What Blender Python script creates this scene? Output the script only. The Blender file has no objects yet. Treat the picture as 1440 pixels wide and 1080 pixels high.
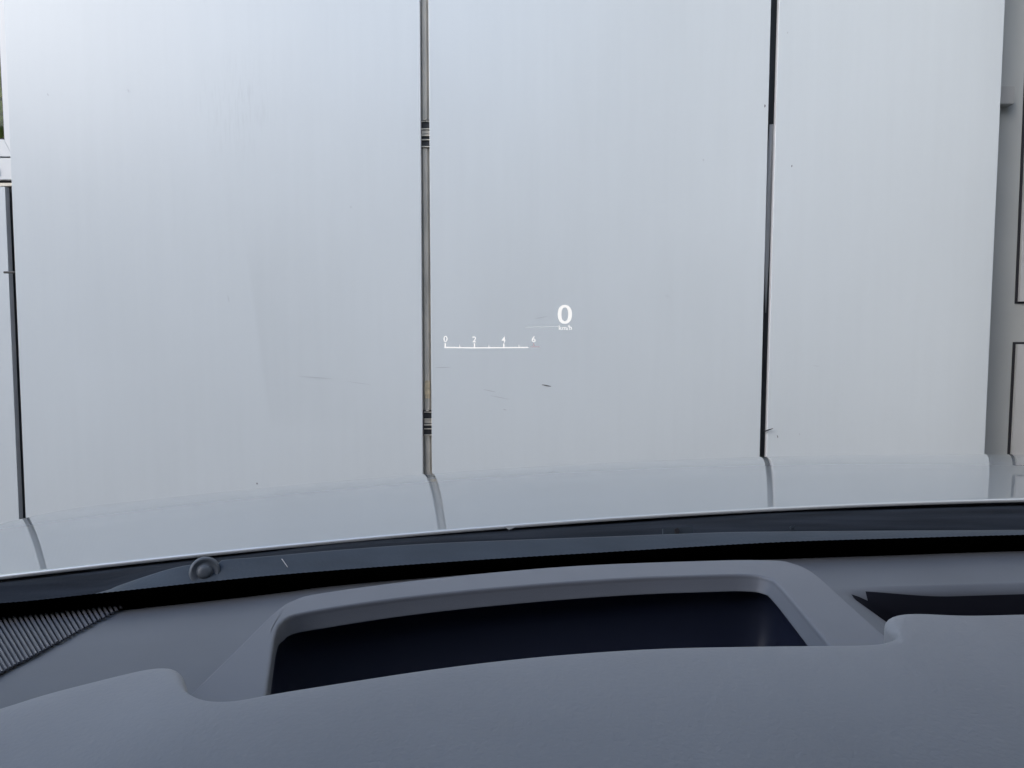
import bpy, bmesh, math, random
from mathutils import Vector, Matrix
from mathutils.geometry import tessellate_polygon
R = math.radians
scene = bpy.context.scene
COL = scene.collection

# ------------------------------------------------------------ camera
CAM_Z = 1.25; PITCH = 4.46; FPX = 1080.0
cd = bpy.data.cameras.new('camera'); cam = bpy.data.objects.new('camera', cd); COL.objects.link(cam)
cam.location = (0, 0, CAM_Z); cam.rotation_euler = (R(90 - PITCH), 0, 0)
cd.sensor_width = 36; cd.lens = 36 * FPX / 1440; cd.clip_start = 0.02; cd.clip_end = 2000
scene.camera = cam

# ------------------------------------------------------------ world and sun
SUN_EL, SUN_AZ = 32, 228         # bright veiled sky, light from the left and behind the car
w = bpy.data.worlds.new('World'); scene.world = w; w.use_nodes = True
nt = w.node_tree; nt.nodes.clear()
sky = nt.nodes.new('ShaderNodeTexSky'); sky.sky_type = 'NISHITA'; sky.sun_disc = False
sky.sun_elevation = R(SUN_EL); sky.sun_rotation = R(SUN_AZ)
sky.air_density = 1.0; sky.dust_density = 1.6; sky.ozone_density = 1.6
bg = nt.nodes.new('ShaderNodeBackground'); bg.inputs['Strength'].default_value = 0.15
wo = nt.nodes.new('ShaderNodeOutputWorld')
nt.links.new(sky.outputs[0], bg.inputs[0]); nt.links.new(bg.outputs[0], wo.inputs[0])
sl = bpy.data.lights.new('sun', 'SUN'); sl.energy = 0.3; sl.angle = R(40); sl.color = (1, 0.97, 0.92)
so = bpy.data.objects.new('sun', sl); COL.objects.link(so)
sd = Vector((math.sin(R(SUN_AZ)) * math.cos(R(SUN_EL)), math.cos(R(SUN_AZ)) * math.cos(R(SUN_EL)), math.sin(R(SUN_EL))))
so.rotation_euler = (-sd).to_track_quat('-Z', 'Y').to_euler(); so.location = sd * 30
vs = scene.view_settings; vs.view_transform = 'Standard'; vs.look = 'None'; vs.gamma = 1; vs.exposure = 1.17
scene.cycles.max_bounces = 10; scene.cycles.transparent_max_bounces = 16; scene.cycles.diffuse_bounces = 5

# ------------------------------------------------------------ helpers
th = R(PITCH)
FW = Vector((0, math.cos(th), -math.sin(th))); UP = Vector((0, math.sin(th), math.cos(th))); C0 = Vector((0, 0, CAM_Z))
def ray(px, py):
    return FW + Vector((1, 0, 0)) * ((px - 720) / FPX) + UP * ((540 - py) / FPX)
def onY(px, py, Y):
    d = ray(px, py); return C0 + d * (Y / d.y)
def onZ(px, py, Z):
    d = ray(px, py); return C0 + d * ((Z - CAM_Z) / d.z)
S = 0.75
def rear_y(x): return 0.9565 - 0.0684 * (x - 0.909) ** 2          # rear edge of the bonnet in plan
def hood_z(x, y):
    u = x / S - 1.2124; v = y / S - 1.1315
    return CAM_Z + S * (0.9621 - 1.25 - 0.0194 * u * u - 0.0375 * v * v - 0.0386 * v ** 3 - 0.0071 * u * u * v)
def onOff(px, py, off):
    d = ray(px, py); t = 0.7
    for _ in range(20):
        t = (rear_y(d.x * t) - off) / d.y
    return C0 + d * t
def interp(pts, x):
    if x <= pts[0][0]:
        a, b = pts[0], pts[1]
    elif x >= pts[-1][0]:
        a, b = pts[-2], pts[-1]
    else:
        for a, b in zip(pts, pts[1:]):
            if a[0] <= x <= b[0]: break
    t = (x - a[0]) / (b[0] - a[0]); return a[1] + t * (b[1] - a[1])
def smooth(pts, n=8, closed=False):
    """Catmull-Rom through 2D or 3D points"""
    P = [Vector(p) for p in pts]; out = []; m = len(P)
    for i in range(m if closed else m - 1):
        if closed: p0, p1, p2, p3 = P[i - 1], P[i], P[(i + 1) % m], P[(i + 2) % m]
        else: p0, p1, p2, p3 = P[max(i - 1, 0)], P[i], P[i + 1], P[min(i + 2, m - 1)]
        for k in range(n):
            t = k / n
            out.append(0.5 * ((2 * p1) + (p2 - p0) * t + (2 * p0 - 5 * p1 + 4 * p2 - p3) * t * t + (3 * p1 - p0 - 3 * p2 + p3) * t ** 3))
    if not closed: out.append(P[-1])
    return out
def curve_at(pts):
    s = smooth(pts, 12)
    L = [(p.x, p.y) for p in s]
    return lambda x: interp(L, x)

def link(name, me, mat=None, parent=None, sm=False):
    o = bpy.data.objects.new(name, me); COL.objects.link(o)
    if mat is not None:
        for m in (mat if isinstance(mat, (list, tuple)) else [mat]): me.materials.append(m)
    if sm:
        for p in me.polygons: p.use_smooth = True
    if parent: o.parent = parent
    return o
def mesh_obj(name, verts, faces, mat, parent=None, sm=False, midx=None):
    me = bpy.data.meshes.new(name); me.from_pydata([tuple(v) for v in verts], [], faces)
    bm = bmesh.new(); bm.from_mesh(me); bmesh.ops.remove_doubles(bm, verts=bm.verts, dist=1e-6)
    bm.to_mesh(me); bm.free()
    o = link(name, me, mat, parent, sm)
    if midx and len(midx) == len(me.polygons):
        for p, i in zip(me.polygons, midx): p.material_index = i
    return o
def loft(name, rows, mat, parent=None, sm=True, close=False, flip=False, midx=None):
    n = len(rows[0]); V = [v for r in rows for v in r]; F = []; M = []
    for j in range(len(rows) - 1):
        for i in range(n if close else n - 1):
            a, b = j * n + i, j * n + (i + 1) % n
            f = (a, b, b + n, a + n); F.append(f[::-1] if flip else f); M.append(midx[j] if midx else 0)
    me = bpy.data.meshes.new(name); me.from_pydata([tuple(v) for v in V], [], F)
    o = link(name, me, mat, parent, sm)
    for p, i in zip(me.polygons, M): p.material_index = i
    return o
def box(bm, x0, x1, y0, y1, z0, z1, mi=0, bev=0.0):
    g = bmesh.ops.create_cube(bm, size=1)
    for v in g['verts']:
        v.co = Vector((x0 + (v.co.x + .5) * (x1 - x0), y0 + (v.co.y + .5) * (y1 - y0), z0 + (v.co.z + .5) * (z1 - z0)))
    fs = {f for v in g['verts'] for f in v.link_faces}
    for f in fs: f.material_index = mi
    if bev:
        es = {e for v in g['verts'] for e in v.link_edges}
        r = bmesh.ops.bevel(bm, geom=list(es), offset=bev, segments=2, affect='EDGES')
        for f in r['faces']: f.material_index = mi
def bm_obj(name, bm, mat, parent=None, sm=False):
    me = bpy.data.meshes.new(name); bm.normal_update(); bm.to_mesh(me); bm.free()
    return link(name, me, mat, parent, sm)
def empty(name, loc=(0, 0, 0)):
    o = bpy.data.objects.new(name, None); COL.objects.link(o); o.location = loc; o.empty_display_size = .1; return o
def tag(o, label=None, cat=None, group=None, kind=None):
    if label: o['label'] = label
    if cat: o['category'] = cat
    if group: o['group'] = group
    if kind: o['kind'] = kind
    return o
def reparent(o, root):
    o.parent = root; o.matrix_parent_inverse = Matrix.Translation(-root.location)
    return o

# ------------------------------------------------------------ materials
def mat(name, col, rough=0.5, metal=0.0, spec=0.5, coat=0.0, var=0.0, vscale=5.0, bump=0.0, bscale=200.0, rvar=0.0, bdist=0.001, stretch=(1, 1, 1), coat_rough=0.03):
    m = bpy.data.materials.new(name); m.use_nodes = True; t = m.node_tree; N = t.nodes; L = t.links
    b = N['Principled BSDF']
    b.inputs['Base Color'].default_value = (*col, 1); b.inputs['Roughness'].default_value = rough
    b.inputs['Metallic'].default_value = metal; b.inputs['Specular IOR Level'].default_value = spec
    b.inputs['Coat Weight'].default_value = coat; b.inputs['Coat Roughness'].default_value = coat_rough
    tc = N.new('ShaderNodeTexCoord'); mp = N.new('ShaderNodeMapping'); mp.inputs['Scale'].default_value = stretch
    L.new(tc.outputs['Object'], mp.inputs[0])
    if var or rvar:
        n = N.new('ShaderNodeTexNoise'); n.inputs['Scale'].default_value = vscale; n.inputs['Detail'].default_value = 6
        L.new(mp.outputs[0], n.inputs['Vector'])
        if var:
            r = N.new('ShaderNodeMapRange'); r.inputs[1].default_value = .3; r.inputs[2].default_value = .7
            r.inputs[3].default_value = 1 - var; r.inputs[4].default_value = 1 + var
            mx = N.new('ShaderNodeVectorMath'); mx.operation = 'SCALE'; mx.inputs[0].default_value = col
            L.new(n.outputs['Fac'], r.inputs[0]); L.new(r.outputs[0], mx.inputs['Scale']); L.new(mx.outputs[0], b.inputs['Base Color'])
        if rvar:
            r2 = N.new('ShaderNodeMapRange'); r2.inputs[1].default_value = .3; r2.inputs[2].default_value = .7
            r2.inputs[3].default_value = rough - rvar; r2.inputs[4].default_value = rough + rvar
            L.new(n.outputs['Fac'], r2.inputs[0]); L.new(r2.outputs[0], b.inputs['Roughness'])
    if bump:
        n2 = N.new('ShaderNodeTexNoise'); n2.inputs['Scale'].default_value = bscale; n2.inputs['Detail'].default_value = 3
        L.new(tc.outputs['Object'], n2.inputs['Vector'])
        bp = N.new('ShaderNodeBump'); bp.inputs['Strength'].default_value = bump; bp.inputs['Distance'].default_value = bdist
        L.new(n2.outputs['Fac'], bp.inputs['Height']); L.new(bp.outputs[0], b.inputs['Normal'])
    return m
M = {}
M['panel_edge'] = mat('panel_edge_paint', (.74, .76, .80), .4)
M['scuff'] = mat('scuff', (.12, .12, .13), .8)
M['scuff_soft'] = mat('scuff_soft', (.47, .50, .53), .8)
M['wall'] = mat('added_shade_wall_paint', (.44, .445, .44), .7, var=.06, vscale=3, bump=.2, bscale=120)
M['door'] = mat('clad_door_paint', (.60, .61, .61), .5, var=.03, vscale=2)
M['gasket'] = mat('black_gasket', (.02, .02, .025), .6)
M['frame'] = mat('window_frame_white', (.74, .76, .77), .35, var=.02)
M['steel'] = mat('galvanised_steel', (.60, .56, .48), .5, metal=.15, var=.2, vscale=9, stretch=(3, 3, .6), rvar=.1, bump=.2, bscale=60)
M['steel_dark'] = mat('dark_steel', (.10, .105, .11), .5, metal=.4, var=.25, vscale=7, stretch=(3, 3, .5))
M['bracket'] = mat('black_bracket', (.03, .03, .032), .5)
M['glint'] = mat('sun_glint_paint', (.75, .62, .42), .35, metal=.5, var=.3, vscale=40)  # warm cream colour standing in for a glint of sun
M['paint'] = mat('silver_car_paint', (.25, .278, .298), .4, metal=.25, coat=1.0, bump=0.0, coat_rough=.015, var=.01, vscale=3)
M['paint_lit'] = mat('silver_paint_lit_rim', (.62, .66, .69), .25, metal=.3, coat=1.0)  # paler copy of the car paint, sky highlight put into its colour
M['dash'] = mat('soft_grey_dashboard', (.112, .124, .145), .55, var=.05, vscale=14, bump=.2, bscale=1100, bdist=.0003)
M['hoodlet'] = mat('grained_instrument_hood', (.272, .278, .288), .6, var=.06, vscale=9, bump=.4, bscale=420, bdist=.0009)
M['bezel'] = mat('smooth_bezel_plastic', (.156, .167, .191), .5, var=.03, vscale=20, bump=.15, bscale=1200, bdist=.0004)
M['gloss'] = mat('gloss_black_plastic', (.014, .018, .036), .38, spec=.35)
M['grille'] = mat('ribbed_grille_plastic', (.09, .096, .115), .5)
M['grille_gap'] = mat('grille_gap_black', (.02, .02, .025), .7)
M['frit'] = mat('black_frit_enamel', (.003, .003, .003), .9, spec=0.0)
M['cowl'] = mat('cowl_black_plastic', (.018, .022, .029), .8, spec=0.02, var=.35, vscale=12, bump=.3, bscale=300, stretch=(.6, 3, 3))
M['lip'] = mat('cowl_grey_plastic', (.04, .053, .07), .6, spec=.3, var=.14, vscale=22, bump=.35, bscale=260, stretch=(.6, 2, 2))
M['interior'] = mat('interior_dark_fabric', (.06, .06, .065), .9, var=.1)
M['ground'] = mat('asphalt', (.09, .088, .085), .9, var=.25, vscale=12, bump=.6, bscale=90, bdist=.004)
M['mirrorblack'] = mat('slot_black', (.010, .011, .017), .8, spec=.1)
M['tan_edge'] = mat('worn_edge', (.30, .29, .27), .6)

def panel_mat():
    m = mat('white_panel_paint', (.66, .70, .75), .38, spec=.5, coat=.7, coat_rough=.30)
    t = m.node_tree; N = t.nodes; L = t.links; b = N['Principled BSDF']
    tc = N.new('ShaderNodeTexCoord'); sep = N.new('ShaderNodeSeparateXYZ'); L.new(tc.outputs['Object'], sep.inputs[0])
    def mth(op, a, c=None, e=None, clamp=False):
        n = N.new('ShaderNodeMath'); n.operation = op; n.use_clamp = clamp
        for i, v in enumerate((a, c, e)):
            if v is None: continue
            if isinstance(v, (int, float)): n.inputs[i].default_value = v
            else: L.new(v, n.inputs[i])
        return n.outputs[0]
    def noise(scale, sx, sz, det=5):
        mp = N.new('ShaderNodeMapping'); mp.inputs['Scale'].default_value = (sx, 1, sz); L.new(tc.outputs['Object'], mp.inputs[0])
        n = N.new('ShaderNodeTexNoise'); n.inputs['Scale'].default_value = scale; n.inputs['Detail'].default_value = det
        L.new(mp.outputs[0], n.inputs['Vector']); return n.outputs['Fac']
    big = noise(1.4, 1, .8, 3); streak = noise(9, 3.2, .18, 6); fine = noise(60, 1, 1, 4)
    # patch: a slightly darker tone with a definite curved left edge on the left panel
    X, Z = sep.outputs[0], sep.outputs[2]
    a = onY(338, 320, 3.385); c = onY(378, 600, 3.385)
    k = (c.x - a.x) / (c.z - a.z)
    edge = mth('SUBTRACT', X, mth('ADD', mth('MULTIPLY', mth('SUBTRACT', Z, a.z), k), a.x))
    e1 = mth('MULTIPLY', edge, 55, clamp=True)
    e2 = mth('SUBTRACT', 1.0, mth('MULTIPLY', mth('SUBTRACT', edge, .02), 1.6), clamp=True)
    zt = mth('MULTIPLY', mth('SUBTRACT', a.z + .12, Z), 3.0, clamp=True)
    zb = mth('MULTIPLY', mth('SUBTRACT', Z, c.z - .03), 14, clamp=True)
    patch = mth('MULTIPLY', mth('MULTIPLY', e1, e2), mth('MULTIPLY', zt, zb))
    f = mth('ADD', 1.0, mth('MULTIPLY', mth('SUBTRACT', big, .5), .10))
    f = mth('ADD', f, mth('MULTIPLY', mth('SUBTRACT', streak, .5), .055))
    f = mth('ADD', f, mth('MULTIPLY', mth('SUBTRACT', fine, .5), .02))
    f = mth('SUBTRACT', f, mth('MULTIPLY', patch, .038))
    # grimy run marks near the top of the left panel
    g0 = onY(330, 150, 3.385)
    dx = mth('DIVIDE', mth('SUBTRACT', X, g0.x), .22); dz = mth('DIVIDE', mth('SUBTRACT', Z, g0.z), .26)
    g = mth('SUBTRACT', 1.0, mth('ADD', mth('MULTIPLY', dx, dx), mth('MULTIPLY', dz, dz)), clamp=True)
    run = noise(26, 4, .35, 6)
    run = mth('MULTIPLY', mth('SUBTRACT', run, .5, clamp=True), 3.0, clamp=True)
    f = mth('SUBTRACT', f, mth('MULTIPLY', mth('MULTIPLY', g, run), .12))
    sc = N.new('ShaderNodeVectorMath'); sc.operation = 'SCALE'; sc.inputs[0].default_value = (.60, .65, .68)
    L.new(f, sc.inputs['Scale']); L.new(sc.outputs[0], b.inputs['Base Color'])
    L.new(mth('ADD', .33, mth('MULTIPLY', mth('SUBTRACT', streak, .5), .15)), b.inputs['Roughness'])
    bp = N.new('ShaderNodeBump'); bp.inputs['Strength'].default_value = .6; bp.inputs['Distance'].default_value = .02
    wv = noise(1.1, 1, .6, 1); L.new(wv, bp.inputs['Height'])
    bp2 = N.new('ShaderNodeBump'); bp2.inputs['Strength'].default_value = .15; bp2.inputs['Distance'].default_value = .001
    L.new(fine, bp2.inputs['Height']); L.new(bp.outputs[0], bp2.inputs['Normal']); L.new(bp2.outputs[0], b.inputs['Normal'])
    return m
M['panel'] = panel_mat()

def glass_mat(name, tint=(1, 1, 1), ior=1.45, gain=1.0):
    m = bpy.data.materials.new(name); m.use_nodes = True; t = m.node_tree; t.nodes.clear(); N = t.nodes; L = t.links
    tr = N.new('ShaderNodeBsdfTransparent'); tr.inputs[0].default_value = (*tint, 1)
    gl = N.new('ShaderNodeBsdfGlossy'); gl.inputs['Roughness'].default_value = 0.02
    fr = N.new('ShaderNodeFresnel'); fr.inputs[0].default_value = ior
    mu = N.new('ShaderNodeMath'); mu.operation = 'MULTIPLY'; mu.inputs[1].default_value = gain
    mx = N.new('ShaderNodeMixShader'); o = N.new('ShaderNodeOutputMaterial')
    L.new(fr.outputs[0], mu.inputs[0]); L.new(mu.outputs[0], mx.inputs[0])
    L.new(tr.outputs[0], mx.inputs[1]); L.new(gl.outputs[0], mx.inputs[2]); L.new(mx.outputs[0], o.inputs[0])
    return m
M['windshield'] = glass_mat('windshield_glass', (.96, .97, .975), 1.3, .12)
M['pane'] = glass_mat('window_glass', (.9, .95, .9), 1.45, .35)
def emit_mat(name, col, s):
    m = bpy.data.materials.new(name); m.use_nodes = True; t = m.node_tree; t.nodes.clear()
    e = t.nodes.new('ShaderNodeEmission'); e.inputs[0].default_value = (*col, 1); e.inputs[1].default_value = s
    o = t.nodes.new('ShaderNodeOutputMaterial'); t.links.new(e.outputs[0], o.inputs[0]); return m
M['hud'] = emit_mat('projected_white_light', (1, 1, 1), .42)
M['hud_dim'] = emit_mat('projected_dim_light', (.80, .86, .92), .31)
M['hud_red'] = emit_mat('projected_pale_red_light', (.86, .70, .78), .25)
def leaf_mat():
    m = mat('hedge_leaf', (.50, .50, .09), .6, var=.6, vscale=8)
    return m
M['leaf'] = leaf_mat()

# ------------------------------------------------------------ setting: ground
bm = bmesh.new()
bmesh.ops.create_grid(bm, x_segments=40, y_segments=40, size=400)
tag(bm_obj('ground', bm, M['ground']), 'grey asphalt ground under car and along wall', 'ground', kind='structure')

# ------------------------------------------------------------ panel wall
D = 3.385
BZ0, BZ1 = 0.06, 3.9
def edge_x(pa, pb, Y=D):
    """straight plumb-ish edge through two picture points -> x as a function of z"""
    a, b = onY(*pa, Y), onY(*pb, Y)
    return lambda z: a.x + (b.x - a.x) * (z - a.z) / (b.z - a.z)
def scuffs(V, F, MI, y, spec):
    for (x0, y0, x1, y1, wpx, mi) in spec:
        a, b = onY(x0, y0, y), onY(x1, y1, y); n = 6
        d = (b - a); L = max(d.length, 1e-5); p = Vector((-d.z, 0, d.x)) / L
        hw = wpx * D / FPX / 2
        base = len(V)
        for i in range(n + 1):
            t = i / n; ww = hw * (0.25 + 0.75 * math.sin(math.pi * min(max(t, .06), .94))); q = a + d * t + p * (hw * .6 * math.sin(3 * t + x0))
            V.append(q + p * ww); V.append(q - p * ww)
        for i in range(n):
            k = base + 2 * i; F.append((k, k + 1, k + 3, k + 2)); MI.append(mi)
def wall_panel(lx, rx, parent, marks=(), th_=0.03, z0=BZ0, z1=BZ1, Y=D, bow=0.0):
    V = []; F = []; MI = []
    n = 24; r = .0016; fl = .03     # rounded fold then return flange
    prof = []
    for i in range(n + 1):
        z = z0 + (z1 - z0) * i / n; a, b = lx(z), rx(z)
        row = [Vector((a + .0005, Y + fl, z)), Vector((a, Y + r, z)), Vector((a + r * .3, Y + r * .3, z)), Vector((a + r, Y, z))]
        for k in range(1, 8):
            t = k / 8; row.append(Vector((a + r + (b - a - 2 * r) * t, Y + bow * math.sin(math.pi * t) * math.sin(math.pi * i / n), z)))
        row += [Vector((b - r, Y, z)), Vector((b - r * .3, Y + r * .3, z)), Vector((b, Y + r, z)), Vector((b - .0005, Y + fl, z))]
        prof.append(row)
    m = len(prof[0]); V = [v for r_ in prof for v in r_]
    for j in range(n):
        for i in range(m - 1):
            a = j * m + i; F.append((a, a + 1, a + 1 + m, a + m)); MI.append(1 if i in (0, 1, m - 3, m - 2) else 0)
    # back skin and ends so the panel is a closed tray
    a, b, c, d = 0, m - 1, n * m + m - 1, n * m
    F.append((d, c, b, a)); MI.append(1)
    F.append(tuple(range(m))[::-1]); MI.append(1); F.append(tuple(n * m + i for i in range(m))); MI.append(1)
    scuffs(V, F, MI, Y - .0006, marks)
    me = bpy.data.meshes.new('panel'); me.from_pydata([tuple(v) for v in V], [], F)
    o = link('panel', me, [M['panel'], M['panel_edge'], M['scuff'], M['scuff_soft']], parent, False)
    for p, i in zip(me.polygons, MI): p.material_index = i
    return o
wallr = empty('panelled_wall', (0, D, 0))
tag(wallr, 'tall white sheet panels mounted on steel posts with narrow open gaps', 'panel wall')
e_l = edge_x((6, 20), (35.5, 715)); e_1a = edge_x((590.3, 0), (594.5, 665)); e_1b = edge_x((602.5, 0), (607.5, 665))
e_2a = edge_x((1084.5, 0), (1068.5, 638)); e_2b = edge_x((1096, 0), (1078, 638)); e_3 = edge_x((1413.5, 0), (1384.5, 638))
reparent(wall_panel(e_l, e_1a, wallr, [
    (420, 529, 468, 533, .7, 3), (488, 536, 520, 541, .5, 3), (361, 679, 362.5, 680.5, 2.2, 2), (353, 710, 354.5, 711.5, 2.0, 2),
    (67, 131, 68, 135, 1.4, 3), (493, 290, 494.5, 292, 1.6, 3), (320, 415, 322, 425, .8, 3), (180, 125, 181, 130, 1, 3)], bow=.004), wallr)
reparent(wall_panel(e_1b, e_2a, wallr, [
    (762, 541.5, 775, 542.8, 1.7, 2), (680, 548, 697, 551, .9, 3), (690, 556, 716, 562, .7, 3), (612, 517, 634, 516, .9, 3), (752, 448, 770, 445, .7, 3),
    (1075, 147, 1075.6, 151, 1.8, 2), (988, 224, 990, 226, 1.4, 3), (708, 575, 712, 577, 1.2, 3), (935, 415, 941, 418, .8, 3), (667, 704, 668, 706, 1.2, 3)], bow=.002), wallr)
reparent(wall_panel(e_2b, e_3, wallr, [
    (1113, 232, 1113.6, 235, 1.4, 2), (1143, 514, 1152, 515.5, .5, 3), (1093, 612, 1093.6, 616, 1.2, 2), (1124, 609, 1124.4, 612, .9, 3), (1107, 45, 1108, 47, 1.4, 3)], bow=.003), wallr)
# posts seen through the gaps
def post(xc, wd, y, parent, mt, ch=True):
    bm = bmesh.new()
    box(bm, xc - wd / 2, xc + wd / 2, y, y + .05, 0, 3.85, 0, .002)
    if ch:      # a raised rib and a narrow lip, as on a rolled rail
        box(bm, xc - wd * .22, xc + wd * .12, y - .012, y - .001, 0, 3.85, 0, .002)
        box(bm, xc + wd * .27, xc + wd * .31, y - .016, y - .001, 0, 3.85, 0, .001)
    return reparent(bm_obj('post', bm, mt), parent)
g1 = (e_1a(1.5) + e_1b(1.5)) / 2
post(g1 - .0, .062, D + .047, wallr, M['steel'])
for (ya, yb) in ((168, 208), (577, 613)):
    z1, z0 = onY(600, ya, D + .03).z, onY(600, yb, D + .03).z; h = z1 - z0
    b0 = bmesh.new()
    box(b0, g1 - .030, g1 + .030, D + .034, D + .042, z0, z1, 0, .001)
    br = reparent(bm_obj('bracket', b0, M['bracket']), wallr)
    bs = bmesh.new()
    for t, tt in ((.04, .035), (.28, .03), (.44, .055), (.66, .04), (.93, .03)):
        box(bs, g1 - .0175, g1 + .0175, D + .024, D + .0335, z0 + h * (t - tt / 2), z0 + h * (t + tt / 2), 0, .0004)
    box(bs, g1 - .008, g1 + .004, D + .020, D + .0335, z0 + h * .97, z0 + h * 1.02, 0, .0004)
    box(bs, g1 - .0165, g1 + .0165, D + .030, D + .0335, z0 + h * .50, z0 + h * .62, 0, .0004)
    bs_o = bm_obj('clamp_strip', bs, M['steel']); bs_o.parent = br; bs_o.matrix_parent_inverse = Matrix.Identity(4)
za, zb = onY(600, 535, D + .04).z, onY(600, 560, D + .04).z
b0 = bmesh.new(); box(b0, g1 - .014, g1 + .010, D + .0285, D + .0335, zb, za, 0, .002)  # small warm patch on the post, a sun glint put into colour
reparent(bm_obj('sun_glint_patch', b0, M['glint']), wallr)
g2 = (e_2a(1.5) + e_2b(1.5)) / 2
post(g2 - .004, .075, D + .075, wallr, M['steel_dark'], ch=False)
# bent flashing strip in the second gap
p0, p1, p2, p3 = onY(1087, 205, D + .05), onY(1082, 420, D + .05), onY(1074, 330, D + .05), onY(1088, 330, D + .05)
rows = [[Vector((g2 + .006, D + .05, onY(1, 175, D + .05).z)), Vector((g2 + .024, D + .045, onY(1, 175, D + .05).z))],
        [Vector((g2 - .004, D + .05, onY(1, 260, D + .05).z)), Vector((g2 + .022, D + .045, onY(1, 260, D + .05).z))],
        [Vector((g2 - .012, D + .052, onY(1, 330, D + .05).z)), Vector((g2 + .020, D + .045, onY(1, 330, D + .05).z))],
        [Vector((g2 + .002, D + .058, onY(1, 400, D + .05).z)), Vector((g2 + .014, D + .045, onY(1, 400, D + .05).z))],
        [Vector((g2 + .012, D + .058, onY(1, 440, D + .05).z)), Vector((g2 + .013, D + .05, onY(1, 440, D + .05).z))]]
fo = loft('flashing_strip', rows, M['wall'], None, True); reparent(fo, wallr)
md = fo.modifiers.new('s', 'SOLIDIFY'); md.thickness = .001
# cable end poking out of the second gap
bm = bmesh.new()
pts = [onY(1072, 607, D + .02), onY(1077, 606, D - .006), onY(1081, 604.5, D - .014), onY(1087, 602.5, D - .02)]
prev = None
for i, p in enumerate(pts):
    rr = .0028 if i < 3 else .0014
    ring = [bm.verts.new(p + Vector((0, math.cos(a) * rr, math.sin(a) * rr))) for a in [k * math.pi / 3 for k in range(6)]]
    if prev:
        for k in range(6): bm.faces.new((prev[k], prev[(k + 1) % 6], ring[(k + 1) % 6], ring[k]))
    prev = ring
bm.faces.new(prev)
reparent(bm_obj('cable_end', bm, M['gasket'], None, True), wallr)

# ------------------------------------------------------------ building behind
bld = empty('building', (0, 4.0, 0))
tag(bld, 'pale grey building wall behind the white panels with window and clad door', 'building')
BY = D + .22
def wall_slab(x0, x1, z0, z1, y=BY):
    bm = bmesh.new(); box(bm, x0, x1, y, y + .3, z0, z1); return bm
# the wall is left open where the window stands
wx1 = onY(13, 100, BY).x; wz0 = onY(5, 222, BY).z
bm = bmesh.new()
box(bm, wx1, 9, BY, BY + .3, 0, 4.2); box(bm, -1.4, 9, BY + .001, BY + .301, 4.201, 9.5); box(bm, -9, wx1 - .001, BY + .001, BY + .301, 0, wz0); box(bm, -9, wx1 - 1.4, BY, BY + .3, wz0 + .001, 4.2)  # upper storey, out of view, added to keep sky off the dash
M['recess'] = mat('recess_render_paint', (.50, .52, .51), .7, var=.05, vscale=3, bump=.2, bscale=120)
reparent(bm_obj('wall', bm, M['recess']), bld)
# window
wy = BY - .06
win = empty('window', (wx1 - .7, BY, wz0)); 
reparent(win, bld)
def onwy(px, py): return onY(px, py, wy)
ix = onwy(5.6, 190).x; iz = onwy(5, 196).z; ox = onwy(17, 200).x; oz = onwy(5, 220).z
def frame_piece(name, pts, y0, y1, mt, par, bev=.002):
    n = len(pts); V = [Vector((p[0], y0, p[1])) for p in pts] + [Vector((p[0], y1, p[1])) for p in pts]
    F = [tuple(range(n)), tuple(range(2 * n - 1, n - 1, -1))] + [(i, i + n, (i + 1) % n + n, (i + 1) % n) for i in range(n)]
    me = bpy.data.meshes.new(name); me.from_pydata([tuple(v) for v in V], [], F)
    bm = bmesh.new(); bm.from_mesh(me); bmesh.ops.recalc_face_normals(bm, faces=bm.faces)
    if bev: bmesh.ops.bevel(bm, geom=list(bm.edges), offset=bev, segments=2, affect='EDGES')
    bm.to_mesh(me); bm.free(); o = link(name, me, mt); 
    reparent(o, win); o.matrix_parent_inverse = (Matrix.Translation(bld.location) @ win.matrix_parent_inverse @ Matrix.Translation(win.location)).inverted() if False else Matrix.Translation(-Vector(win.location))
    return o
WT = 3.9; WL = wx1 - 1.39
frame_piece('frame', [(ix, iz), (ox, oz), (ox, WT), (ix, WT - .12)], wy, wy + .07, M['frame'], win)
frame_piece('frame', [(WL, oz), (ox, oz), (ix, iz), (WL + .08, iz)], wy, wy + .07, M['frame'], win)
frame_piece('gasket', [(WL + .08, iz - .004), (ix + .004, iz - .004), (ix + .004, WT - .13), (ix - .006, WT - .13), (ix - .006, iz + .008), (WL + .08, iz + .008)], wy + .008, wy + .03, M['gasket'], win, 0)
frame_piece('pane', [(WL + .08, iz), (ix, iz), (ix, WT - .12), (WL + .08, WT - .12)], wy + .035, wy + .041, M['pane'], win, 0)
# sill band under the window
sa, sb = onwy(5, 222.5).z, onwy(5, 253).z
bm = bmesh.new(); box(bm, WL, onwy(18, 240).x, wy - .004, wy + .06, sb, sa, 0, .003)
reparent(bm_obj('sill', bm, M['frame']), bld)
bm = bmesh.new(); box(bm, WL, onwy(20, 240).x, wy + .02, wy + .059, onwy(5, 257).z, sb - .001); reparent(bm_obj('sill_gap', bm, M['gasket']), bld)
bm = bmesh.new(); box(bm, WL, onwy(20, 240).x, wy + .0, wy + .059, onwy(5, 261.5).z, onwy(5, 257.2).z, 0, .001); reparent(bm_obj('drip_strip', bm, M['steel']), bld)
q = onwy(-1, 242); bm = bmesh.new(); box(bm, q.x - .012, q.x + .004, wy - .012, wy - .005, q.z - .018, q.z + .018, 0, .003); reparent(bm_obj('handle', bm, M['gasket']), bld)
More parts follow.
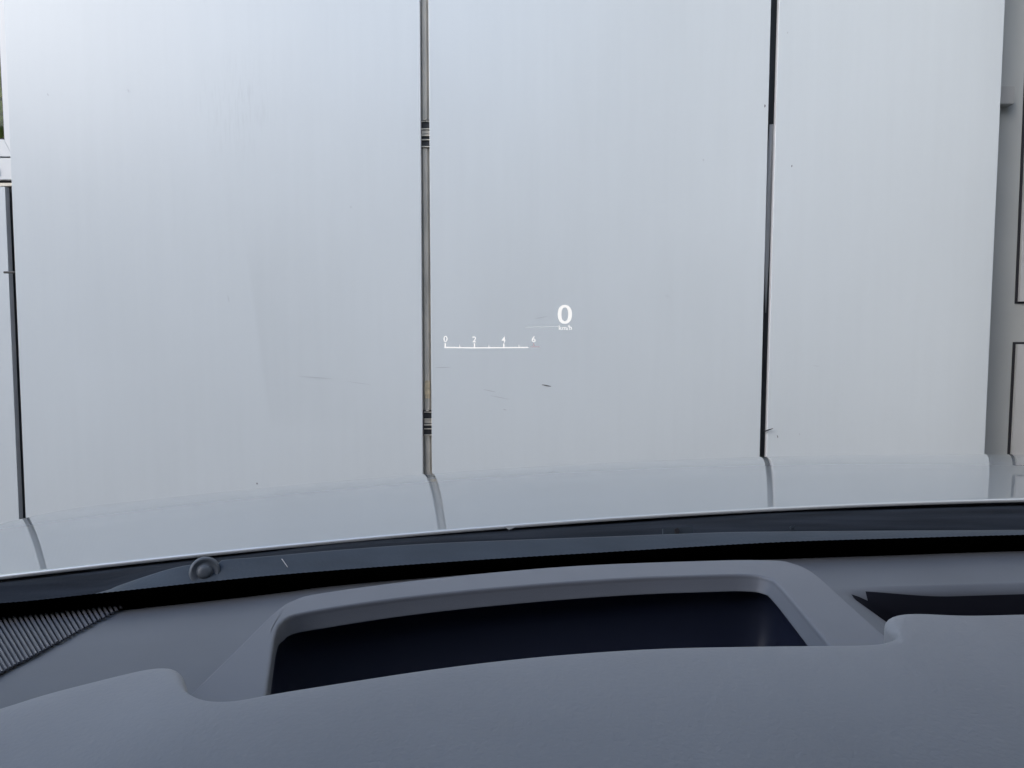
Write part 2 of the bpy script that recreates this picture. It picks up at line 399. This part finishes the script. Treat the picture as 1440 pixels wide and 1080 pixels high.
# low panel left of the first gap
PY = wy - .02
lp = wall_panel(lambda z: -5.2, edge_x((7, 264), (26.5, 720), PY), bld, (), z1=onY(5, 262.5, PY).z, Y=PY)
reparent(lp, bld)
bm = bmesh.new(); xa = onY(20, 500, BY - .02).x
box(bm, xa - .09, xa + .12, BY - .03, BY - .002, 0, onY(5, 263, BY - .03).z); reparent(bm_obj('dark_reveal', bm, M['steel_dark']), bld)
bm = bmesh.new(); q = onY(20, 383, D + .06)
g_ = bmesh.ops.create_cone(bm, cap_ends=True, segments=10, radius1=.005, radius2=.005, depth=.09)
for v in g_['verts']: v.co = Vector((q.x + v.co.z, q.y + v.co.x, q.z + v.co.y))
reparent(bm_obj('bolt', bm, M['bracket'], None, True), wallr)
# right hand side: two clad leaves with dark joints
def leaf(px_l_top, px_l_bot, top, bot, name):
    yy = BY - .010
    a = onY(px_l_top[0], px_l_top[1], yy); b = onY(px_l_bot[0], px_l_bot[1], yy)
    x1 = 5.0
    fr = lambda z: a.x + (b.x - a.x) * (z - a.z) / (b.z - a.z)
    gz = .010; gx = .012
    bm = bmesh.new()
    def quad(xa0, xb0, z0, z1, ya, yb, mi):
        vs_ = [bm.verts.new((x, y, z)) for y in (ya, yb) for (x, z) in ((xa0(z0), z0), (xb0(z0), z0), (xb0(z1), z1), (xa0(z1), z1))]
        for f in ((0, 1, 2, 3), (7, 6, 5, 4), (0, 4, 5, 1), (1, 5, 6, 2), (2, 6, 7, 3), (3, 7, 4, 0)):
            fc = bm.faces.new([vs_[i] for i in f]); fc.material_index = mi
    quad(lambda z: fr(z), lambda z: x1, bot, top, BY - .004, BY - .0005, 1)
    quad(lambda z: fr(z) + gx, lambda z: x1 - .001, bot + gz, top - gz, BY - .018, BY - .0045, 0)
    o = bm_obj(name, bm, [M['door'], M['gasket']]); return reparent(o, bld)
zz = lambda py: onY(1430, py, BY - .01).z
leaf((1441, 130), (1428.5, 426), 4.0, zz(427), 'cladding_leaf')
leaf((1426, 482), (1418, 640), zz(481), .1, 'cladding_leaf')
# small box on the recessed wall
a, b = onY(1405, 124, BY - .03), onY(1420.5, 149, BY - .03)
bm = bmesh.new(); box(bm, a.x - .03, b.x, BY - .06, BY - .001, b.z, a.z, 0, .003); reparent(bm_obj('junction_box', bm, M['wall']), bld)
# hedge seen through the window pane
bm = bmesh.new(); rnd = random.Random(4)
for i in range(14000):
    p = Vector((rnd.uniform(-4.6, -2.0), rnd.uniform(5.4, 6.4), rnd.uniform(0, 4.4)))
    p.y += .25 * math.sin(p.x * 3) * math.cos(p.z * 2.5)
    s = rnd.uniform(.05, .10); d = Vector((rnd.uniform(-1, 1), rnd.uniform(-1, 1), rnd.uniform(-1, 1))).normalized()
    e = d.orthogonal().normalized()
    bm.faces.new([bm.verts.new(p + d * s), bm.verts.new(p + e * s * .5), bm.verts.new(p - d * s), bm.verts.new(p - e * s * .5)])
hd = empty('hedge', (-3.3, 5.9, 0)); tag(hd, 'green leafy hedge glimpsed through the window at far left', 'hedge')
reparent(bm_obj('foliage', bm, M['leaf']), hd)

# unseen masses added behind and on the right to shade the wall and the cabin
nb = empty('added_shade_block', (8, -8, 0))
bm = bmesh.new(); box(bm, 1.2, 22, -12, -4.2, 0, 8.5); box(bm, 2.3, 12, -4.19, 2.95, 0, 8.4)
reparent(bm_obj('wall', bm, M['wall']), nb)  # body of the added shade block
for i in range(6):
    for j in range(3):
        bm = bmesh.new(); box(bm, 1.9 + 3 * i, 3.3 + 3 * i, -4.198 if False else -4.23, -4.18, 1 + 2.5 * j, 2.4 + 2.5 * j, 0, .004)
        if i == 0: reparent(bm_obj('added_block_shutter', bm, M['gasket']), nb)
        else: bm.free()
tag(nb, 'unseen grey block added behind and right of the car for shade', 'building')
bm = bmesh.new(); box(bm, -14, 1.19, -4.0, -3.8, 0, 4.0)
for i in range(8): box(bm, -13.9 + 2 * i, -13.7 + 2 * i, -3.799, -3.7, 0, 4.05, 0, .005)
tag(bm_obj('added_shade_wall', bm, M['wall']), 'unseen high wall with piers added behind the car for shade', 'wall')

# ------------------------------------------------------------ car
car = empty('car', (.38, .3, 0))
tag(car, 'silver car seen from the driver seat with grey dashboard and long bonnet', 'car')
XL, XR = -.80, 1.22
def xs(n=120): return [XL + (XR - XL) * i / n for i in range(n + 1)]
# bonnet
rows = []
def hp(x, y): return Vector((x, y, hood_z(x, y)))
YF = 2.08
for j in range(181):
    t = j / 180; row = []
    for x in xs(220):
        y0 = rear_y(x); y1 = YF - .10 * ((x - .35) / .9) ** 2
        row.append(hp(x, y0 + (y1 - y0) * t))
    rows.append(row)
lastr = rows[-1]
for k, (dy, dz) in enumerate(((.02, -.007), (.045, -.022), (.06, -.05), (.065, -.10))):
    rows.append([v + Vector((0, dy, dz)) for v in lastr])
first = rows[0]
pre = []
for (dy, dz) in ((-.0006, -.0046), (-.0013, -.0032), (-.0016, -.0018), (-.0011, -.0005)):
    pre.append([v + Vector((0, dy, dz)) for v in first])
hood = loft('bonnet', pre + rows, [M['paint'], M['paint_lit']], None, True, midx=[1, 1, 1, 1] + [0] * 400)
reparent(hood, car)
# bonnet rim chip
def part(o): return reparent(o, car)

# cowl under the rear edge of the bonnet
PX = list(range(-260, 1741, 10))
c_edge = curve_at([(-260, 840), (0, 812), (180, 791), (360, 771), (480, 757), (660, 743), (840, 731), (1080, 715), (1260, 709), (1440, 704), (1740, 699)])
c_frit = curve_at([(-260, 862), (0, 847), (140, 833), (340, 812), (480, 800), (660, 787), (840, 776), (1080, 762), (1260, 756), (1440, 751), (1740, 745)])
c_dash = curve_at([(-260, 900), (0, 878), (150, 861), (360, 838), (480, 823), (660, 808), (840, 797), (1080, 787), (1260, 781), (1440, 775), (1740, 770)])
c_lip = curve_at([(-260, 900), (0, 870), (140, 833), (165, 824), (200, 812), (235, 801), (262, 795), (290, 792), (311, 791)])
c_lip2 = curve_at([(312, 787.5), (400, 780), (480, 773), (620, 763.5), (840, 755), (1000, 749), (1080, 747.5), (1260, 746), (1440, 745), (1740, 743)])
lip = lambda x: c_lip(x) if x < 311.5 else c_lip2(x)
def rowpx(fn, off, dz=0.0, dpx=0):
    r = []
    for x in PX:
        p = onOff(x, fn(x) + dpx, off); r.append(p + Vector((0, 0, dz)))
    return r
r0 = [onOff(x, c_edge(x) + 2, -.06) for x in PX]
r1 = [onOff(x, c_edge(x) + 9, .02) for x in PX]
r1b = [onOff(x, (c_edge(x) * .5 + lip(max(x, 150)) * .5) + 4, .08) for x in PX]
r2 = [onOff(x, lip(x) + 2, .135) - Vector((0, 0, .003)) for x in PX]
r3 = [onOff(x, lip(x) + 40, .17) for x in PX]
cow = loft('cowl_panel', [r0, r1, r1b, r2, r3], M['cowl'], None, True); part(cow)
# raised grey lip along the cowl
PL = [x * 1.0 for x in range(100, 1741, 4)]
q0 = [onOff(x, lip(x) + 1.2, .142) + Vector((0, .006, -.004)) for x in PL]
q1 = [onOff(x, lip(x), .145) for x in PL]
q2 = [onOff(x, lip(x) + 1.4, .1475) for x in PL]
q3 = [onOff(x, max(lip(x) + 3, c_frit(x) * .5 + lip(x) * .5), .155) for x in PL]
q4 = [onOff(x, c_frit(x) + 12, .175) for x in PL]
lipo = loft('cowl_lip', [q0, q1, q2, q3, q4], M['lip'], None, True); part(lipo)
# round clip on the lip: dished washer with a raised centre
cc = onOff(288, 804, .158); nrm = (C0 - cc).normalized(); ex = Vector((1, 0, 0)); ex = (ex - nrm * ex.dot(nrm)).normalized(); ez = nrm.cross(ex)
if ez.z < 0: ez = -ez
k = cc.length and (cc - C0).length / FPX
prof = [(19, -.006), (18.2, .0002), (17, .0018), (15.5, .0022), (13, .0008), (10.5, -.0005), (9.5, .0005), (8.6, .0028), (7, .004), (3.5, .0046), (.1, .0046)]
rws = []
for (rr, h) in prof:
    rws.append([cc + ex * math.cos(a) * rr * k + ez * math.sin(a) * rr * k + nrm * h for a in [2 * math.pi * i / 40 for i in range(40)]])
ck = loft('cowl_clip', rws, mat('grey_clip_plastic', (.075, .09, .11), .5), None, True, close=True); part(ck)
# small plate, screw and specks on the cowl
def chip(name, pts, off, mt, dep=.002):
    P = [onOff(x, y, off) for x, y in pts]; n = len(P); Q = [p + Vector((0, dep * 2, -dep)) for p in P]
    F = [tuple(range(n)), tuple(range(2 * n - 1, n - 1, -1))] + [(i, i + n, (i + 1) % n + n, (i + 1) % n) for i in range(n)]
    o = mesh_obj(name, P + Q, F, mt); return part(o)
chip('cowl_plate', [(932, 743), (974, 740), (975, 750), (933, 753)], .125, M['lip'])
chip('screw', [(949, 744), (953, 742), (956, 746), (955, 751), (950, 751)], .128, M['gasket'])
chip('screw', [(1112, 740), (1115, 738), (1119, 740), (1117, 743), (1113, 743)], .12, M['lip'])
chip('paint_chip', [(395.5, 786), (396.8, 785.7), (404.6, 797), (404, 797.6)], .162, M['panel_edge'], .0003)
chip('bonnet_stop', [(709, 741), (713, 739), (722, 739), (724, 742), (716, 745)], -.001 + .006, M['paint_lit'])

# windscreen glass; its slope is steep enough to clear the camera
TAN = .7265
zt_s = [(onOff(x, c_frit(x), .235).x, onOff(x, c_frit(x), .235).z) for x in PX]
zT = lambda x: interp(zt_s, x)
def glass_pt(x, dz): return Vector((x, rear_y(x) - .235 - dz / TAN, zT(x) + dz))
gx_ = [XL + .05 + (XR - XL - .1) * i / 60 for i in range(61)]
rows = [[glass_pt(x, dz) for x in gx_] for dz in (-.04, 0, .05, .1, .15, .2, .25, .3, .35, .4, .44)]
ws = loft('windscreen', rows, M['windshield'], None, True); part(ws)
# black enamel border with its serrated upper edge
top = []; bot = []
N_ = 520
for i in range(N_ + 1):
    px = -240 + 1960 * i / N_
    x = onOff(px, c_frit(px), .235).x
    tooth = .0005 if i % 2 else -.0001
    top.append(glass_pt(x, tooth) + Vector((0, -.001, -.0005))); bot.append(glass_pt(x, -.045) + Vector((0, -.001, -.0005)))
mid = [a + (b - a) * .2 for a, b in zip(top, bot)]
fr_ = loft('enamel_border', [top, mid, bot], M['frit'], None, False); part(fr_)

# dashboard top
def dash_far(px): return onOff(px, c_dash(px), .222)
fx = [dash_far(x) for x in PX]
rows = []
ND = 110
def dz_shape(x, y, u):
    # trough in front of the passenger side of the instrument hood
    g = max(0, min(1, (x - .262) / .10)); g = g * g * (3 - 2 * g)
    c = max(0, min(1, (u - .195) / .03)); c = c * c * (3 - 2 * c)
    return -.10 * g * c
base = []
for j in range(ND + 1):
    t = j / ND; row = []
    for p in fx:
        y = p.y + (.22 - p.y) * t
        z = p.z + (1.042 - p.z) * min(1, t * 1.6) - .012 * math.sin(math.pi * min(1, t * 1.3)) * 0
        row.append(Vector((p.x * (1 - .0 * t), y, z + dz_shape(p.x, y, t))))
    rows.append(row)
cut = [onZ(x, y, 1.072) for x, y in ((330, 1000), (375, 890), (412, 855), (600, 826), (800, 808), (1000, 798), (1085, 799), (1118, 818), (1190, 900), (1270, 990))]
cutP = [(p.x, p.y) for p in cut]
def inside(x, y):
    c = False; n = len(cutP)
    for i in range(n):
        (x1, y1), (x2, y2) = cutP[i], cutP[i - 1]
        if (y1 > y) != (y2 > y) and x < (x2 - x1) * (y - y1) / (y2 - y1) + x1: c = not c
    return c
for row in rows:
    for v in row:
        if inside(v.x, v.y): v.z -= .16
edge = [v + Vector((0, .006, -.004)) for v in rows[0]]; edge2 = [v + Vector((0, .010, -.03)) for v in rows[0]]
ds = loft('dashboard', [edge2, edge] + rows, [M['dash'], M['mirrorblack']], None, True); part(ds)
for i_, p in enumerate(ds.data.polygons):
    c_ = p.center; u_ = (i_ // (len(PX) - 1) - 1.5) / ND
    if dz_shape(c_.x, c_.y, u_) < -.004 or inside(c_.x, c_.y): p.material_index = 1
DZ = 1.055
# ribbed speaker grille, far left
gr_o = [(-240, 896), (0, 879), (75, 871), (158, 864), (120, 884), (60, 918), (0, 951), (-240, 1075)]
def dash_hit(px, py):
    d = ray(px, py)
    for _ in range(1): pass
    lo, hi = .3, 1.2
    for s_ in range(400):
        t = lo + (hi - lo) * s_ / 400; p = C0 + d * t
        f = onz_dash(p.x, p.y)
        if p.z <= f: return p
    return C0 + d * hi
def onz_dash(x, y):
    p = min(fx, key=lambda v: abs(v.x - x))
    t = max(0, (p.y - y) / (p.y - .22)); return p.z + (1.042 - p.z) * min(1, t * 1.6)
P = [dash_hit(*q) + Vector((0, 0, .0012)) for q in gr_o]
gp = mesh_obj('speaker_grille', P + [p - Vector((0, 0, .004)) for p in P], [tuple(range(8)), tuple(range(15, 7, -1))] + [(i, i + 8, (i + 1) % 8 + 8, (i + 1) % 8) for i in range(8)], M['grille_gap'])
part(gp)
bm = bmesh.new()
for i in range(46):
    xt = -150 + i * 7.4
    yt = c_dash(xt) - 4
    # rib runs from the far edge down to the diagonal boundary
    dx, dy = .50, .866
    bl = [(0, 953), (158, 866)]
    best = None
    for s_ in range(0, 300):
        X_, Y_ = xt + dx * s_, yt + dy * s_
        if Y_ >= 953 + (866 - 953) / 158 * X_: best = (X_, Y_); break
    if not best or best[1] - yt < 4: continue
    a = dash_hit(xt, yt) + Vector((0, 0, .002)); b = dash_hit(*best) + Vector((0, 0, .002))
    d = (b - a).normalized(); s_ = Vector((d.y, -d.x, 0)).normalized() * .00125
    up = Vector((0, 0, .0016))
    vv = [bm.verts.new(v) for v in (a - s_, a + s_, b + s_, b - s_, a - s_ * .4 + up, a + s_ * .4 + up, b + s_ * .4 + up, b - s_ * .4 + up)]
    for f in ((4, 5, 6, 7), (0, 4, 7, 3), (1, 2, 6, 5), (3, 7, 6, 2), (0, 1, 5, 4)): bm.faces.new([vv[i_] for i_ in f])
bmesh.ops.recalc_face_normals(bm, faces=bm.faces)
rb = bm_obj('ribs', bm, M['grille']); rb.parent = gp; rb.matrix_parent_inverse = Matrix.Identity(4)
gp_inv = None

# projector surround (bezel) with its deep tray
BZ = 1.072
outer = [(225, 1020), (268, 975), (330, 915), (385, 861), (412, 844), (450, 834), (600, 814), (800, 796), (1000, 788), (1085, 787.5), (1115, 792), (1145, 806), (1190, 845), (1255, 903), (1350, 990)]
inner = [(366, 1020), (375, 972), (383, 915), (387, 892), (395, 876), (424, 862), (560, 841), (720, 824.5), (880, 813), (1000, 808.5), (1050, 808), (1078, 812), (1098, 826), (1163, 903), (1240, 990)]
def resample(pts, n):
    L = [0]
    for a, b in zip(pts, pts[1:]): L.append(L[-1] + (b - a).length)
    out = []
    for i in range(n):
        t = L[-1] * i / (n - 1); k_ = 0
        while k_ < len(L) - 2 and L[k_ + 1] < t: k_ += 1
        f = (t - L[k_]) / max(L[k_ + 1] - L[k_], 1e-9); out.append(pts[k_].lerp(pts[k_ + 1], f))
    return out
NB = 160
# match samples at the corners: split both outlines in three runs
def runs(pts, i0, i1, ns):
    P2 = [Vector((*p, 0)) for p in pts]
    sm_ = smooth(P2, 8); A = sm_[:i0 * 8 + 1]; B = sm_[i0 * 8:i1 * 8 + 1]; Cc = sm_[i1 * 8:]
    return resample(A, ns[0]) + resample(B, ns[1])[1:] + resample(Cc, ns[2])[1:]
O2 = runs(outer, 4, 11, (40, 90, 40)); I2 = runs(inner, 4, 12, (40, 90, 40))
O3 = [onZ(p.x, p.y, BZ) for p in O2]; I3 = [onZ(p.x, p.y, BZ) for p in I2]
def inset(L, d):
    out = []
    for i, p in enumerate(L):
        a = L[max(i - 1, 0)]; b = L[min(i + 1, len(L) - 1)]; t = (b - a).normalized(); n_ = Vector((t.y, -t.x, 0)); out.append(p + n_ * d)
    return out
def insv(L, d):     # lip overhang: none at the left, full along the far side and the right
    n_ = len(L); A = inset(L, d); B = inset(L, .0004)
    return [b.lerp(a, max(0, min(1, (i / n_ - .22) / .06))) for i, (a, b) in enumerate(zip(A, B))]
Dn = lambda L, z: [v + Vector((0, 0, z)) for v in L]
rows = [Dn(inset(O3, -.007), -.030), Dn(inset(O3, -.003), -.010), Dn(inset(O3, -.0008), -.0018), Dn(inset(O3, .0010), 0), Dn(inset(O3, .0018), 0), Dn(inset(O3, .003), 0), Dn(inset(I3, -.003), 0), Dn(inset(I3, -.0018), 0), Dn(inset(I3, -.0009), 0), Dn(inset(I3, -.0001), -.0008), Dn(inset(I3, .0001), -.0022), Dn(inset(I3, .0003), -.0035), Dn(insv(I3, .0035), -.0098), Dn(insv(I3, .0038), -.0110)]
bz = loft('projector_surround', rows, M['bezel'], None, True, flip=True); part(bz)
rows = [Dn(insv(I3, .0038), -.0108), Dn(inset(I3, -.0035), -.0145), Dn(inset(I3, -.0045), -.030), Dn(inset(I3, .002), -.055), Dn(inset(I3, .018), -.078), Dn(inset(I3, .04), -.088)]
cx_ = sum((v.x for v in I3), 0) / len(I3)
cen = [Vector((cx_ + (v.x - cx_) * .15, .40, BZ - .092)) for v in I3]
ty = loft('projector_tray', rows + [cen], M['gloss'], None, True, flip=True); part(ty)

# instrument hood: foreground cover with notch for the projector
HZ = 1.080
cont = [(-200, 1048), (-100, 1020), (0, 992), (60, 973), (130, 955), (200, 938), (236, 932.5), (252, 936), (260, 947), (264, 962), (271, 974), (288, 981.5), (310, 982.5), (340, 979.5), (380, 971),
        (500, 952), (600, 937), (700, 924.5), (800, 915), (930, 907), (1080, 904), (1180, 903), (1230, 902.5), (1258, 900), (1263, 893), (1252, 882), (1244, 872), (1247, 863), (1260, 858.5), (1285, 858.5),
        (1320, 860.5), (1360, 862), (1440, 860), (1560, 859), (1660, 860)]
def hz(x): return HZ + .014 - .20 * (x - .12) ** 2
def onCrown(px, py):
    z = HZ
    for _ in range(60): p = onZ(px, py, z); z = .6 * z + .4 * hz(p.x)
    return onZ(px, py, z)
K = [onCrown(p.x, p.y) for p in resample(smooth([Vector((*p, 0)) for p in cont], 10), 420)]
def crown(v, t):    # broad crown of the cover, sagging towards the seat
    return v
def relax(L, n):
    L = [v.copy() for v in L]
    for _ in range(n):
        L = [L[0]] + [(L[i - 1] + L[i] * 2 + L[i + 1]) / 4 for i in range(1, len(L) - 1)] + [L[-1]]
    return L
rim = []
rr = .0055
inner_ = relax(inset(relax(K, 10), rr), 50)
for k_ in range(9):
    a = math.pi / 2 * k_ / 8
    rim.append([v.lerp(u_, 1 - math.sin(a)) + Vector((0, 0, -rr * (1 - math.cos(a)))) for v, u_ in zip(K, inner_)])
top_rows = []
for k_ in range(1, 26):
    t = k_ / 25; row = []; cur = relax(rim[0], int(900 * t))
    for i, v in enumerate(cur):
        e = t ** 1.25; y = v.y + (.02 - v.y) * e; x = v.x * (1 + .2 * t)
        z = hz(x) - .05 * t * t
        row.append(Vector((x, y, z)))
    top_rows.append(row)
skirt = [Dn(rim[-1], -.012), Dn(inset(rim[-1], -.004), -.05)]
ih = loft('instrument_hood', top_rows[::-1] + rim + skirt, M['hoodlet'], None, True, flip=False); part(ih)

# cabin shell: roof, pillars, doors, floor
def bar(name, pts, w_, h_, mt):
    rws = []
    for p in pts:
        p = Vector(p); rws.append([p + Vector((w_ * math.cos(a), h_ * math.sin(a) * .6, h_ * math.sin(a))) for a in [2 * math.pi * i / 14 for i in range(14)]])
    return part(loft(name, rws, mt, None, True, close=True))
for x in (XL + .05, XR - .05):
    bar('pillar', [glass_pt(x, dz) + Vector((0, -.01, 0)) for dz in (-.06, .1, .25, .42, .46)], .035, .03, M['interior'])
g0 = glass_pt(.2, .44)
rows = []
for j in range(12):
    t = j / 11; y = g0.y + .06 - t * 2.6
    rows.append([Vector((XL + (XR - XL) * i / 30, y - .06 * abs(i / 15 - 1) ** 2, g0.z + .06 * math.sin(math.pi * min(1, t * 1.1)) - .05 * abs(i / 15 - 1) ** 3)) for i in range(31)])
ro = loft('roof', rows, M['interior'], None, True); part(ro); mdf = ro.modifiers.new('s', 'SOLIDIFY'); mdf.thickness = .03; mdf.offset = 1
for x, zt_ in ((XL, .94), (XR - .05, 1.44)):  # right door raised over its window opening to darken that side
    bm = bmesh.new(); box(bm, x, x + .05, -1.9, .70, .25, zt_, 0, .01); part(bm_obj('door', bm, M['interior']))
bm = bmesh.new(); box(bm, XL + .06, XR - .06, -1.9, .2, .2, .26); part(bm_obj('cabin_floor', bm, M['interior']))
bm = bmesh.new(); box(bm, XL + .02, XR - .02, -2.2, -1.91, .25, g0.z - .05); part(bm_obj('rear_bulkhead', bm, M['interior']))
for x in (-.3, .55):
    bm = bmesh.new(); box(bm, x - .0, x + .5, -.75, -.6, .6, 1.3, 0, .05); part(bm_obj('seat_back', bm, M['interior']))
# unseen rear-view mirror on the glass and passenger visor, added to block sky
gm = glass_pt(.40, .36)
bm = bmesh.new(); box(bm, .29, .53, gm.y - .09, gm.y - .06, gm.z - .02, gm.z + .045, 0, .012); box(bm, .385, .435, gm.y - .058, gm.y - .012, gm.z + .0, gm.z + .05, 0, .01); box(bm, .33, .49, gm.y - .05, gm.y - .0, gm.z + .052, gm.z + .075, 0, .008)
part(bm_obj('mirror_sky_blocker', bm, M['interior']))
bm = bmesh.new(); box(bm, .50, .98, .10, .30, 1.49, 1.505, 0, .006); part(bm_obj('visor_sky_blocker', bm, M['interior']))
# front body below the bonnet
bm = bmesh.new()
for x in (XL, XR - .06): box(bm, x, x + .06, .68, 1.7, .3, .85, 0, .02)
box(bm, XL + .07, XR - .07, 1.86, 2.0, .25, .74, 0, .03)
part(bm_obj('front_body', bm, M['paint']))

# head-up display: light thrown on the inside of the windscreen
hud = empty('head_up_display', (0, .38, 1.25)); part(hud)
def glass_hit(px, py):
    d = ray(px, py); t = .4
    for _ in range(40):
        p = C0 + d * t
        y = rear_y(p.x) - .235 - (p.z - zT(p.x)) / TAN
        t += (y - p.y) * .6
    return C0 + d * (t - .0025)
def hud_part(name, polys, mt):
    V = []; F = []
    for P in polys:
        b = len(V); V += [glass_hit(x, y) for x, y in P]; F.append(tuple(range(b, b + len(P))))
    me = bpy.data.meshes.new(name); me.from_pydata([tuple(v) for v in V], [], F); o = link(name, me, mt)
    o.parent = hud; o.matrix_parent_inverse = Matrix.Translation(-Vector(hud.location)); return o
def hud_text(name, s, cx, y0, y1, wpx=None, bold=0.0, mt=None):
    cu = bpy.data.curves.new('t', 'FONT'); cu.body = s; cu.offset = bold; cu.resolution_u = 6
    to = bpy.data.objects.new('t', cu); COL.objects.link(to)
    bpy.context.view_layer.update(); dg = bpy.context.evaluated_depsgraph_get()
    me = bpy.data.meshes.new_from_object(to.evaluated_get(dg)); bpy.data.objects.remove(to)
    X_ = [v.co.x for v in me.vertices]; Y_ = [v.co.y for v in me.vertices]
    sy = (y1 - y0) / (max(Y_) - min(Y_)); sx = wpx / (max(X_) - min(X_)) if wpx else sy; mxx = (max(X_) + min(X_)) / 2
    for v in me.vertices:
        v.co = glass_hit(cx + (v.co.x - mxx) * sx, y1 - (v.co.y - min(Y_)) * sy)
    o = link(name, me, mt or M['hud']); o.parent = hud; o.matrix_parent_inverse = Matrix.Translation(-Vector(hud.location)); return o
# big zero drawn as a ring of two ovals
def oval(cx, cy, a, b, n=48, e=2.3):
    return [(cx + a * math.copysign(abs(math.cos(t)) ** (2 / e), math.cos(t)), cy - b * math.copysign(abs(math.sin(t)) ** (2 / e), math.sin(t))) for t in [2 * math.pi * i / n for i in range(n)]]
oo, ii = oval(794.3, 442, 10.0, 13.3), oval(794.3, 442, 4.7, 9.6)
hud_part('speed_digit', [[oo[i], oo[(i + 1) % 48], ii[(i + 1) % 48], ii[i]] for i in range(48)], M['hud'])
hud_text('speed_unit', 'km/h', 795, 457.3, 464.2, 18.5, .008)
hud_part('guide_line', [[(739, 459.3), (765, 459.0), (765, 460.1), (739, 460.0)], [(765, 459.0), (786, 458.3), (786, 459.2), (765, 460.1)]], M['hud_dim'])
for s_, x, dy in (('0', 626.5, 0), ('2', 667, .6), ('4', 708, .9), ('6', 750.5, .3)):
    hud_text('scale_numeral', s_, x, 472.4 + dy, 480.8 + dy, 5.6, .008)
hud_part('scale_bar', [[(625, 487.6), (667, 488.3), (667, 490.0), (625, 489.4)], [(667, 488.3), (743, 487.8), (743, 489.4), (667, 490.0)]], M['hud'])
hud_part('scale_tail', [[(746, 487.2), (759, 487.0), (759, 488.3), (746, 488.4)]], M['hud_red'])
for x, y, h_, w_ in ((626.2, 482.5, 5.4, 2.0), (667.2, 482.8, 6, 2.0), (708.5, 483, 6, 2.0)):
    hud_part('scale_mark', [[(x - w_ / 2, y), (x + w_ / 2, y), (x + w_ / 2, y + h_), (x - w_ / 2, y + h_)]], M['hud'])
for x, y, h_, w_ in ((646.5, 485, 3.4, 1.1), (687.5, 485.4, 3.2, 1.1), (729.7, 485.2, 3, 1.1)):
    hud_part('scale_mark', [[(x - w_ / 2, y), (x + w_ / 2, y), (x + w_ / 2, y + h_), (x - w_ / 2, y + h_)]], M['hud'])
hud_part('scale_mark', [[(749.7, 482.6), (751.3, 482.6), (751.3, 487.0), (749.7, 487.0)]], M['hud_red'])
